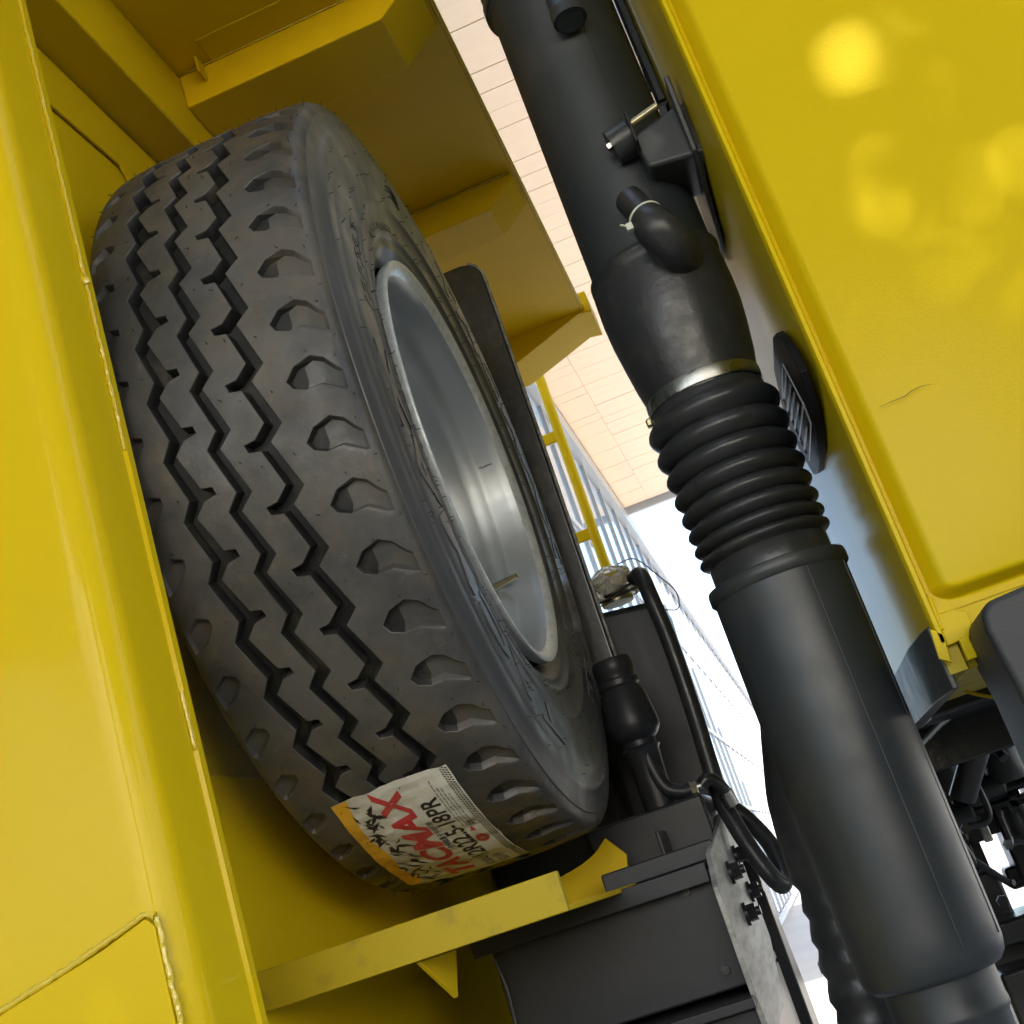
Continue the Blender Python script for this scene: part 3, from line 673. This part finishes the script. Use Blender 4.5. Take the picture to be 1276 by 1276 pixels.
# battery / valve box with bolted plate
bx = empty('black_equipment_box', (-.30, 1.9, 1.2), 'black steel equipment box with bolted grey end plate below the spare tyre', 'equipment box')
MB().box((-.485, 1.70, 1.345), (-.172, 2.10, 1.492)).build('box_shell', M['blackpaint'], bx, bevel=.004)
MB().box((-.500, 1.672, 1.497), (-.172, 2.14, 1.503)).build('lid', M['blackpaint'], bx, bevel=.002)
MB().box((-.500, 1.666, 1.478), (-.172, 1.671, 1.503)).build('lid_lip', M['blackpaint'], bx, bevel=.0015)
MB().box((-.330, 1.80, 1.5035), (-.165, 1.86, 1.530)).build('top_channel', M['blackpaint'], bx, bevel=.003)
MB().box((-.245, 1.862, 1.5035), (-.239, 1.95, 1.565)).build('upright_tab', M['blackpaint'], bx, bevel=.002)
MB().box((-.36, 1.95, 1.5035), (-.17, 2.12, 1.60)).build('upper_box', M['blackpaint'], bx, bevel=.006)
MB().prism([(1.645, 1.33), (1.645, 1.47), (1.70, 1.512), (2.13, 1.568), (2.165, 1.555), (2.18, 1.36), (2.0, 1.28), (1.66, 1.28)], 'x', -.170, -.163).build('end_plate', M['greyplate'], bx, bevel=.001)
for (y, z) in ((2.06, 1.497), (1.863, 1.478), (2.084, 1.439), (1.879, 1.418)):
    b = MB().tube([(-.163, y, z), (-.158, y, z)], .0165, 20).build('washer', M['boltblack'], bx, smooth=40)
    MB().tube([(-.158, y, z), (-.146, y, z)], .0125, 6).build('bolt_head', M['boltblack'], b)
    MB().tube([(-.146, y, z), (-.140, y, z)], .0065, 12).build('bolt_tip', M['boltblack'], b, smooth=40)
MB().box((-.52, 1.62, 1.325), (-.166, 2.2, 1.338)).build('shelf', M['blackpaint'], bx, bevel=.002)
MB().box((-.50, 1.66, 1.10), (-.166, 2.2, 1.322)).build('lower_box', M['blackpaint'], bx, bevel=.004)
MB().prism([(2.24, 1.49), (2.30, 1.50), (2.40, 1.25), (2.40, 1.0), (2.24, 1.0)], 'x', -.175, -.150).build('rear_upright', M['blackpaint'], bx, bevel=.004)
MB().tube(spline([(-.478, 1.68, 1.47), (-.472, 1.678, 1.43), (-.474, 1.678, 1.38), (-.47, 1.678, 1.36)], 6), .0022, 8).build('thin_cable', M['rubberhose'], bx)

for x, z in ((-.46, 1.475), (-.40, 1.475), (-.21, 1.475), (-.46, 1.37), (-.195, 1.37)):
    MB().tube([(x, 1.700, z), (x, 1.694, z)], .0065, 6).build('cover_screw', M['boltblack'], bx)
# yellow handrail on the far side
hr = empty('yellow_handrail', (-.36, 3.7, 2.3), 'yellow tubular handrail with two short brackets on the far side of the truck', 'handrail')
MB().tube([(-.361, 3.7, 3.30), (-.361, 3.7, 2.80), (-.363, 3.7, 2.35)], .0165, 20).build('rail_tube', M['yellow'], hr, smooth=60)
for z in (2.868, 2.530):
    MB().box((-.47, 3.692, z - .018), (-.372, 3.708, z + .018)).build('rail_bracket', M['yellow'], hr, bevel=.003)

# ================================================================== SNORKEL
SX, SY = .0455, 1.60
sn = empty('intake_snorkel', (SX, SY, 1.25), 'tall black air intake snorkel with a ribbed rubber bellows behind the cab', 'air intake')
def sl_(name, prof, m, seg=72, wob=0, sm=50): return lathe([(r, z) for r, z in prof], (SX, SY, 0), 'z', seg, wob).build(name, m, sn, smooth=sm)
sl_('lower_pipe', [(.060, 1.30), (.076, 1.302), (.083, 1.310), (.0865, 1.325), (.0870, 1.35), (.0875, 1.55), (.0870, 1.795), (.0862, 1.806), (.082, 1.811), (.080, 1.811)], M['black'], wob=.0012)
sl_('lower_neck', [(.066, 1.305), (.065, 1.27), (.067, 1.262), (.067, 1.256), (.063, 1.250), (.061, 1.20), (.060, 1.0)], M['black'])
sl_('top_collar', [(.079, 1.808), (.0905, 1.8085), (.0915, 1.804), (.0915, 1.794), (.0880, 1.790)], M['black'])
# bellows: convolutions
pf = [(.078, 1.812), (.078, 1.835)]; z = 1.838; zt = 2.052; nb = 8
for k in range(nb):
    h = .0178 + .0024 * k; r = .0835 + .0005 * k if k < 6 else .0875
    for t in np.linspace(0, math.pi, 9):
        pf.append((r - .0085 + .0125 * math.sin(t), z + h * (t / math.pi)))
    z += h
pf += [(.079, z + .003), (.077, z + .010), (.076, z + .018), (.076, z + .03)]
print('bellows top', z)
BT = z
sl_('bellows', pf, M['rubberhose'], 96, .0025, 60)
sl_('hose_clamp', [(.0755, BT + .012), (.0795, BT + .012), (.0800, BT + .014), (.0800, BT + .028), (.0795, BT + .030), (.0755, BT + .030)], M['steel'], sm=30)
MB().box((SX - .086, SY - .012, BT + .004), (SX - .077, SY + .002, BT + .016)).build('clamp_screw', M['brass'], sn, bevel=.003)
# wrapped boot, wider and slumped
bt = []
for r, z in ((.076, BT + .006), (.078, BT + .03), (.083, BT + .055), (.0885, BT + .095), (.0925, BT + .130), (.0935, BT + .165), (.0925, BT + .200), (.0918, BT + .211), (.0932, BT + .214), (.0932, BT + .222), (.0905, BT + .224), (.0865, BT + .224)): bt.append((r, z))
sl_('rubber_boot', bt, M['rubberhose'], 96, .006, 60)
sl_('upper_pipe', [(.0865, BT + .14), (.0868, BT + .25), (.0870, 2.45), (.0872, 2.735), (.0885, 2.742), (.0905, 2.744), (.0925, 2.75), (.0925, 3.1)], M['black'], wob=.0015)
sl_('hood_collar', [(.0926, 2.748), (.0955, 2.750), (.0955, 2.765), (.0926, 2.770)], M['rubberhose'])
# small nipple near the top
MB().tube([(.060, 1.53, 2.70), (.061, 1.49, 2.632), (.062, 1.485, 2.61)], [.020, .020, .019], 18).build('drain_nipple', M['black'], sn, smooth=50)
MB().tube([(.062, 1.487, 2.628), (.062, 1.486, 2.612)], .0245, 18).build('nipple_collar', M['black'], sn, smooth=40)
# elbow with cable tie
eb = [(.046, 1.500, 2.328), (.0505, 1.492, 2.310), (.055, 1.484, 2.290), (.060, 1.477, 2.272), (.066, 1.476, 2.256), (.072, 1.484, 2.243), (.078, 1.500, 2.235), (.081, 1.52, 2.231), (.082, 1.54, 2.23), (.082, 1.56, 2.23)]
MB().tube(spline(eb[:4], 4), .0195, 24).build('elbow_inlet', M['rubberhose'], sn, smooth=50)
MB().tube(spline(eb[2:], 5), [.0215, .0222, .023, .024, .025, .026, .027, .0272, .0275, .0277, .028, .028, .028] + [.028] * 23, 28).build('side_elbow', M['rubberhose'], sn, smooth=60)
ax = (Vector(eb[3]) - Vector(eb[1])).normalized(); c0 = Vector((.0565, 1.4822, 2.284)); u1 = ax.orthogonal().normalized(); u2 = ax.cross(u1)
ring = [c0 + .0232 * (math.cos(t) * u1 + math.sin(t) * u2) for t in np.linspace(0, 2 * math.pi, 32)]
MB().tube(ring, .0018, 8, cap=False).build('cable_tie', M['zip'], sn, smooth=60)
MB().box((.028, 1.460, 2.266), (.037, 1.470, 2.276)).build('tie_head', M['zip'], sn, bevel=.001)
MB().tube([(.032, 1.464, 2.272), (.022, 1.458, 2.276)], .0014, 6).build('tie_tail', M['zip'], sn)
for a in (-1.15, -.35):
    MB().tube([(SX + .0872 * math.cos(a), SY + .0872 * math.sin(a), 1.33), (SX + .0874 * math.cos(a), SY + .0874 * math.sin(a), 1.79)], .0008, 6).build('mould_seam', M['black'], sn)
MB().tube([(SX + .0872 * math.cos(-1.2), SY + .0872 * math.sin(-1.2), BT + .2), (SX + .0874 * math.cos(-1.2), SY + .0874 * math.sin(-1.2), 2.73)], .0008, 6).build('mould_seam', M['black'], sn)
# lower-left second hose behind
cz = []; cr_ = []
for i in range(40):
    t = i / 39; cz.append((float(np.interp(t, [0, .15, .35, .55, 1], [.02, -.002, -.026, -.032, -.045])), 1.80, 1.72 - .50 * t)); cr_.append(float(np.interp(t, [0, .2, .45, .55, .6, 1], [.04, .047, .052, .050, .045, .048])) + (.003 * math.sin(i * 2.1) if t > .55 else 0))
MB().tube(cz, cr_, 28).build('rear_ribbed_hose', M['rubberhose'], sn, smooth=60)
# mounting bracket from cab wall
mbk = empty('snorkel_bracket', (.15, 1.5, 2.40), 'black mounting bracket with a short pin joining the snorkel to the cab wall', 'bracket')
MB().prism([(.078, 2.405), (.138, 2.421), (.168, 2.424), (.168, 2.34), (.084, 2.352)], 'y', 1.485, 1.60).build('bracket_box', M['black'], mbk, bevel=.006, seg=3)
MB().tube([(.084, 1.478, 2.418), (.124, 1.478, 2.428)], .0055, 12).build('pin', M['brass'], mbk, smooth=40)
MB().prism([(1.465, 2.385), (1.50, 2.375), (1.53, 2.40), (1.53, 2.435), (1.49, 2.445), (1.465, 2.43)], 'x', .0805, .0845).build('pin_plate', M['boltblack'], mbk, bevel=.0008)
MB().tube([(.050, 1.50, 2.408), (.079, 1.50, 2.414)], [.025, .026], 24).build('rubber_mount', M['rubberhose'], mbk, smooth=40)
MB().tube([(.044, 1.488, 2.405), (.052, 1.488, 2.407)], .0065, 6).build('mount_nut', M['steel'], mbk)
MB().prism([(1.44, 2.44), (1.60, 2.44), (1.72, 2.36), (1.74, 2.30), (1.62, 2.28), (1.47, 2.34)], 'x', .143, .150).build('wall_plate', M['black'], mbk, bevel=.002)

# ================================================================== CAB
cab = empty('truck_cab', (.6, 1.35, 1.6), 'glossy yellow truck cab filling the right side, seen from its rear corner', 'truck cab')
zb = 1.655
# rear wall (glossy), faces -x
wy = [1.368 + .012 * i for i in range(12)] + [1.52 + .04 * i for i in range(10)] + [2.0, 2.3, 3.6]
MB().prism([(.1665 - .015 * (1 - math.exp(-(y - 1.368) / .11)), y) for y in wy] + [(.185, 3.6), (.185, 1.368)], 'z', 1.60, 3.6).build('rear_wall', M['cab_wall'], cab, smooth=30)
# corner flange: narrow raised edge then recessed band then raised panel
fl = [(.166, 1.369), (.166, 1.353), (.1685, 1.349), (.1725, 1.349), (.1745, 1.353), (.176, 1.3585), (.189, 1.3610), (.1925, 1.357), (.1945, 1.350), (.199, 1.3455), (.206, 1.3430), (.24, 1.340), (.24, 1.369)]
MB().prism(fl, 'z', 1.66, 3.6).build('corner_flange', M['cab_yellow'], cab, smooth=40)
# side panel with rounded bottom corner (slightly domed)
def panel():
    mb = MB(); x0, z0 = .2395, 1.69; rc = .035
    X = [.2395 + .06 * i for i in range(26)]; Z = [1.69 + .08 * i for i in range(25)]
    vs = [(x, 1.3400 - .012 * math.sin(min(1, (x - .2395) / .8) * math.pi / 2) * math.sin(min(1, (z - 1.69) / 1.0 + .0) * math.pi / 2), z) for z in Z for x in X]
    nx = len(X)
    mb.add(vs, [(j * nx + i, j * nx + i + 1, (j + 1) * nx + i + 1, (j + 1) * nx + i) for j in range(len(Z) - 1) for i in range(nx - 1)])
    return mb
# one continuous pressed skin: distance field from corner drives the step section
def skin():
    mb = MB(); xs_ = list(np.concatenate([np.linspace(.1765, .215, 34), np.linspace(.22, 1.7, 40)])); zs = list(np.concatenate([np.linspace(1.662, 1.705, 34), np.linspace(1.71, 3.6, 60)]))
    vs = []
    for z in zs:
        for x in xs_:
            u = (x - .1775) / .021; v = (z - 1.672) / .012; rc = 1.5
            if u < rc and v < rc: d = rc - math.hypot(rc - u, rc - v)
            else: d = min(u, v)
            if d < 0: y = 1.3655
            else:
                t = min(1, d); k = 1.3 * t if t < .6 else 1 - .22 * ((1 - t) / .4) ** 1.9
                y = 1.3655 - .0205 * min(k, 1) - .005 * (1 - math.exp(-max(0, d - 1) * .021 / .25))
            vs.append((x, y, z))
    nx = len(xs_)
    mb.add(vs, [(j * nx + i, j * nx + i + 1, (j + 1) * nx + i + 1, (j + 1) * nx + i) for j in range(len(zs) - 1) for i in range(nx - 1)])
    return mb
bpy.data.objects.remove([o for o in cab.children if o.name.startswith('corner_flange')][0])
MB().prism([(.166, 1.369), (.166, 1.353), (.1685, 1.349), (.1725, 1.349), (.1745, 1.353), (.1760, 1.3620), (.1960, 1.3662), (.1960, 1.369)], 'z', 1.632, 3.6).build('corner_flange', M['cab_yellow'], cab, smooth=50)
skin().build('side_panel', M['cab_yellow'], cab, smooth=80)
# bottom corner tabs
MB().box((.186, 1.368, 1.635), (1.7, 1.376, 1.672)).build('sill', M['cab_yellow'], cab)
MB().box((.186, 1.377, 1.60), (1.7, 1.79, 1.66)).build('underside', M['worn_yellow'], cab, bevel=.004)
MB().prism([(.166, 1.632), (.175, 1.628), (.203, 1.630), (.206, 1.655), (.194, 1.662), (.166, 1.662)], 'y', 1.356, 1.3625).build('corner_tab', M['cab_yellow'], cab, bevel=.0015)
MB().prism([(.160, 1.618), (.170, 1.610), (.174, 1.640), (.163, 1.650)], 'y', 1.349, 1.356).build('torn_tab', M['cab_yellow'], cab, bevel=.001)
MB().box((.186, 1.350, 1.607), (.196, 1.362, 1.630)).build('stub_tab', M['cab_yellow'], cab, bevel=.001)
weld_bead('paint_drips', [(.1745, 1.354, 1.645), (.1765, 1.357, 1.68)], .003, cab, m='cab_yellow')
# thin scratch on the panel
MB().tube([(0.206, 1.338, 1.889), (0.221, 1.338, 1.89), (0.235, 1.338, 1.89), (0.244, 1.338, 1.893), (0.255, 1.338, 1.894), (0.265, 1.338, 1.892)], [.0002, .0003, .0004, .0004, .0003, .0001], 5).build('scratch', M['ink'], cab)
# lower black trim of the rear wall
MB().prism([(.163, 1.372), (.1585, 1.40), (.1510, 1.50), (.147, 1.8), (.146, 2.4), (.17, 2.4), (.17, 1.372)], 'z', 1.585, 1.655).build('rear_wall_trim', M['black'], cab, bevel=.002)
# air vent on the rear wall
vo = [(1.489, 2.067), (1.439, 2.051), (1.4, 2.026), (1.375, 1.998), (1.365, 1.968), (1.388, 1.94), (1.436, 1.92), (1.501, 1.912), (1.629, 1.921), (1.703, 1.938), (1.748, 1.979), (1.778, 2.028), (1.731, 2.064), (1.64, 2.081)]
vent = MB().prism(vo, 'x', 0.1455, .156).build('air_vent', M['ventblack'], cab, bevel=.002)
MB().tube([(0.1447, 1.489, 2.029), (0.1447, 1.447, 1.956), (0.1447, 1.457, 1.935), (0.1447, 1.664, 1.949)], .0011, 6).build('vent_frame', M['palesticker'], vent)
MB().tube([(0.1447, 1.489, 2.029), (0.1447, 1.678, 2.048), (0.1447, 1.666, 1.96)], .0011, 6).build('vent_frame', M['palesticker'], vent)
MB().tube([(0.1447, 1.445, 1.958), (0.1447, 1.686, 1.987)], .0016, 6).build('vent_bar', M['palesticker'], vent)
for a, b in [[(0.1447, 1.491, 2.019), (0.1447, 1.641, 2.037)], [(0.1447, 1.498, 2.004), (0.1447, 1.672, 2.029)], [(0.1447, 1.497, 1.991), (0.1447, 1.671, 2.014)], [(0.1447, 1.504, 1.979), (0.1447, 1.678, 2.002)], [(0.1447, 1.523, 1.953), (0.1447, 1.665, 1.966)]]:
    MB().tube([a, b], .0022, 6).build('vent_slat', M['black'], vent)
def rect_frame(y0, y1, z0, z1, xx, r, name, m, par):
    MB().tube([(xx, y0, z0), (xx, y1, z0), (xx, y1, z1), (xx, y0, z1), (xx, y0, z0 - .0001)], r, 6).build(name, m, par)
# rear window high on the wall
wn = MB().box((.1465, 1.62, 2.52), (.1490, 2.20, 2.98)).build('rear_window', M['glassdark'], cab)
rect_frame(1.62, 2.20, 2.52, 2.98, .146, .008, 'window_seal', M['black'], wn)
MB().tube([(.143, 1.68, 2.58), (.143, 1.66, 2.62), (.143, 1.66, 2.95)], .003, 8).build('window_bar', M['steel'], wn)
MB().tube([(.143, 1.74, 2.56), (.143, 1.74, 2.95)], .003, 8).build('window_bar', M['steel'], wn)
# fender
fd = empty('black_fender', (.4, 1.3, 1.45), 'grained dark grey plastic wheel fender below the cab side panel', 'fender')
fp = [(.200, 1.30), (.200, 1.56), (.1955, 1.618)]
fp += [(.2155 - .018 * math.cos(a), 1.628 + .016 * math.sin(a)) for a in np.linspace(.1, math.pi / 2, 7)] + [(.30, 1.650), (1.4, 1.66), (1.4, 1.30)]
MB().prism(fp, 'y', 1.235, 1.40).build('fender_shell', M['fender'], fd, bevel=.007, seg=4)

# ================================================================== UNDER THE CAB
uc = empty('cab_underframe', (.25, 2.2, 1.0), 'dark suspension and frame parts under the cab with daylight showing through', 'underframe')
MB().box((.170, 1.80, 1.585), (.60, 2.6, 1.70)).build('cab_floor', M['dark'], uc, bevel=.006)
MB().box((.165, 2.02, 1.52), (.60, 2.06, 1.60)).build('cross_member', M['dark'], uc, bevel=.004)
MB().tube([(.150, 2.0, 1.560), (.200, 2.0, 1.585), (.215, 2.0, 1.590)], .007, 12).build('silver_pipe', M['steel'], uc, smooth=50)
MB().tube(spline([(.198, 1.70, 1.66), (.212, 1.70, 1.62), (.215, 1.70, 1.600), (.25, 1.70, 1.578), (.29, 1.70, 1.565)], 6), .0022, 8).build('yellow_wire', M['yellow'], uc)
MB().tube(spline([(.160, 1.70, 1.603), (.190, 1.70, 1.604), (.213, 1.70, 1.600)], 6), .0018, 8).build('grey_wire', M['cable'], uc)
ru = random.Random(11)
parts = [('frame_web', (.155, 2.45, 1.39), (.215, 2.55, 1.60)), ('frame_web', (.215, 2.45, 1.45), (.42, 2.55, 1.57)), ('frame_web', (.155, 2.40, 1.0), (.232, 2.5, 1.34)), ('frame_web', (.27, 2.45, 1.30), (.34, 2.55, 1.44)),
         ('frame_web', (.21, 2.46, 1.385), (.25, 2.54, 1.44)), ('frame_web', (.17, 2.3, 1.225), (.45, 2.45, 1.265)), ('frame_web', (.16, 2.3, 1.0), (.5, 2.45, 1.19)), ('frame_web', (.34, 2.44, 1.2), (.5, 2.55, 1.5)), ('frame_web', (.25, 2.47, 1.29), (.285, 2.53, 1.33))]
for n_, a, b in parts: MB().box(a, b).build(n_, M['dark'], uc, bevel=.008, seg=3)
for k in range(16):
    p = Vector((ru.uniform(.15, .33), ru.uniform(2.0, 2.4), ru.uniform(1.22, 1.56))); q = p + Vector((ru.uniform(-.06, .06), ru.uniform(-.05, .05), ru.uniform(-.08, .08)))
    if k % 3 == 0: MB().tube([p, q], ru.uniform(.008, .022), 16).build('link_rod', M['dark'], uc, smooth=45)
    elif k % 3 == 1: MB().tube(spline([tuple(p), tuple(p.lerp(q, .5) + Vector((.02, 0, -.03))), tuple(q)], 6), .006, 10).build('air_line', M['rubberhose'], uc, smooth=60)
    else: MB().box(p, p + Vector((ru.uniform(.01, .04), .02, ru.uniform(.01, .03)))).build('clip_bracket', M['dark' if ru.random() < .6 else 'steel'], uc, bevel=.003)
for n_, a, b in [('spring_leaf', (.20, 2.42, 1.452 + .0), (.40, 2.50, 1.462)), ('spring_leaf', (.20, 2.42, 1.432), (.38, 2.50, 1.442)), ('frame_web', (.232, 2.47, 1.39), (.33, 2.53, 1.46)), ('frame_web', (.155, 2.49, 1.33), (.215, 2.56, 1.40)), ('frame_web', (.285, 2.49, 1.20), (.36, 2.56, 1.31)), ('frame_web', (.14, 2.52, 1.30), (.235, 2.58, 1.46))]:
    MB().box(a, b).build(n_, M['dark'], uc, bevel=.004)
for k, (x, z, r) in enumerate(((.205, 1.50, .026), (.255, 1.47, .02), (.30, 1.50, .03), (.19, 1.44, .02), (.29, 1.40, .024))):
    lathe([(0, -.03), (r, -.03), (r * 1.1, -.02), (r * 1.1, .02), (r, .03), (r * .5, .035), (0, .035)], (x, 2.3, z), 'x' if k % 2 else 'z', 28).build('bushing', M['rubberhose'], uc, smooth=40)
for k in range(10):
    p = (ru.uniform(.16, .30), 2.2, ru.uniform(1.25, 1.56)); MB().tube([p, (p[0], p[1] - .012, p[2])], .009, 6).build('bolt_head', M['steel' if k % 3 == 0 else 'boltblack'], uc)
# pale louvred step low behind the box
st = empty('louvred_step', (-.07, 2.6, 1.1), 'small pale slotted step bracket low between the box and the snorkel', 'step')
MB().prism([(-.115, 1.27), (-.04, 1.27), (-.055, 1.36), (-.105, 1.37)], 'y', 2.6, 2.62).build('step_plate', M['panel'], st, bevel=.002)
for k in range(4): MB().box((-.098, 2.594, 1.285 + .02 * k), (-.076, 2.5995, 1.290 + .02 * k)).build('slot', M['ink'], st)
MB().box((-.125, 2.56, 1.245), (-.03, 2.64, 1.267)).build('step_flange', M['panel'], st, bevel=.002)
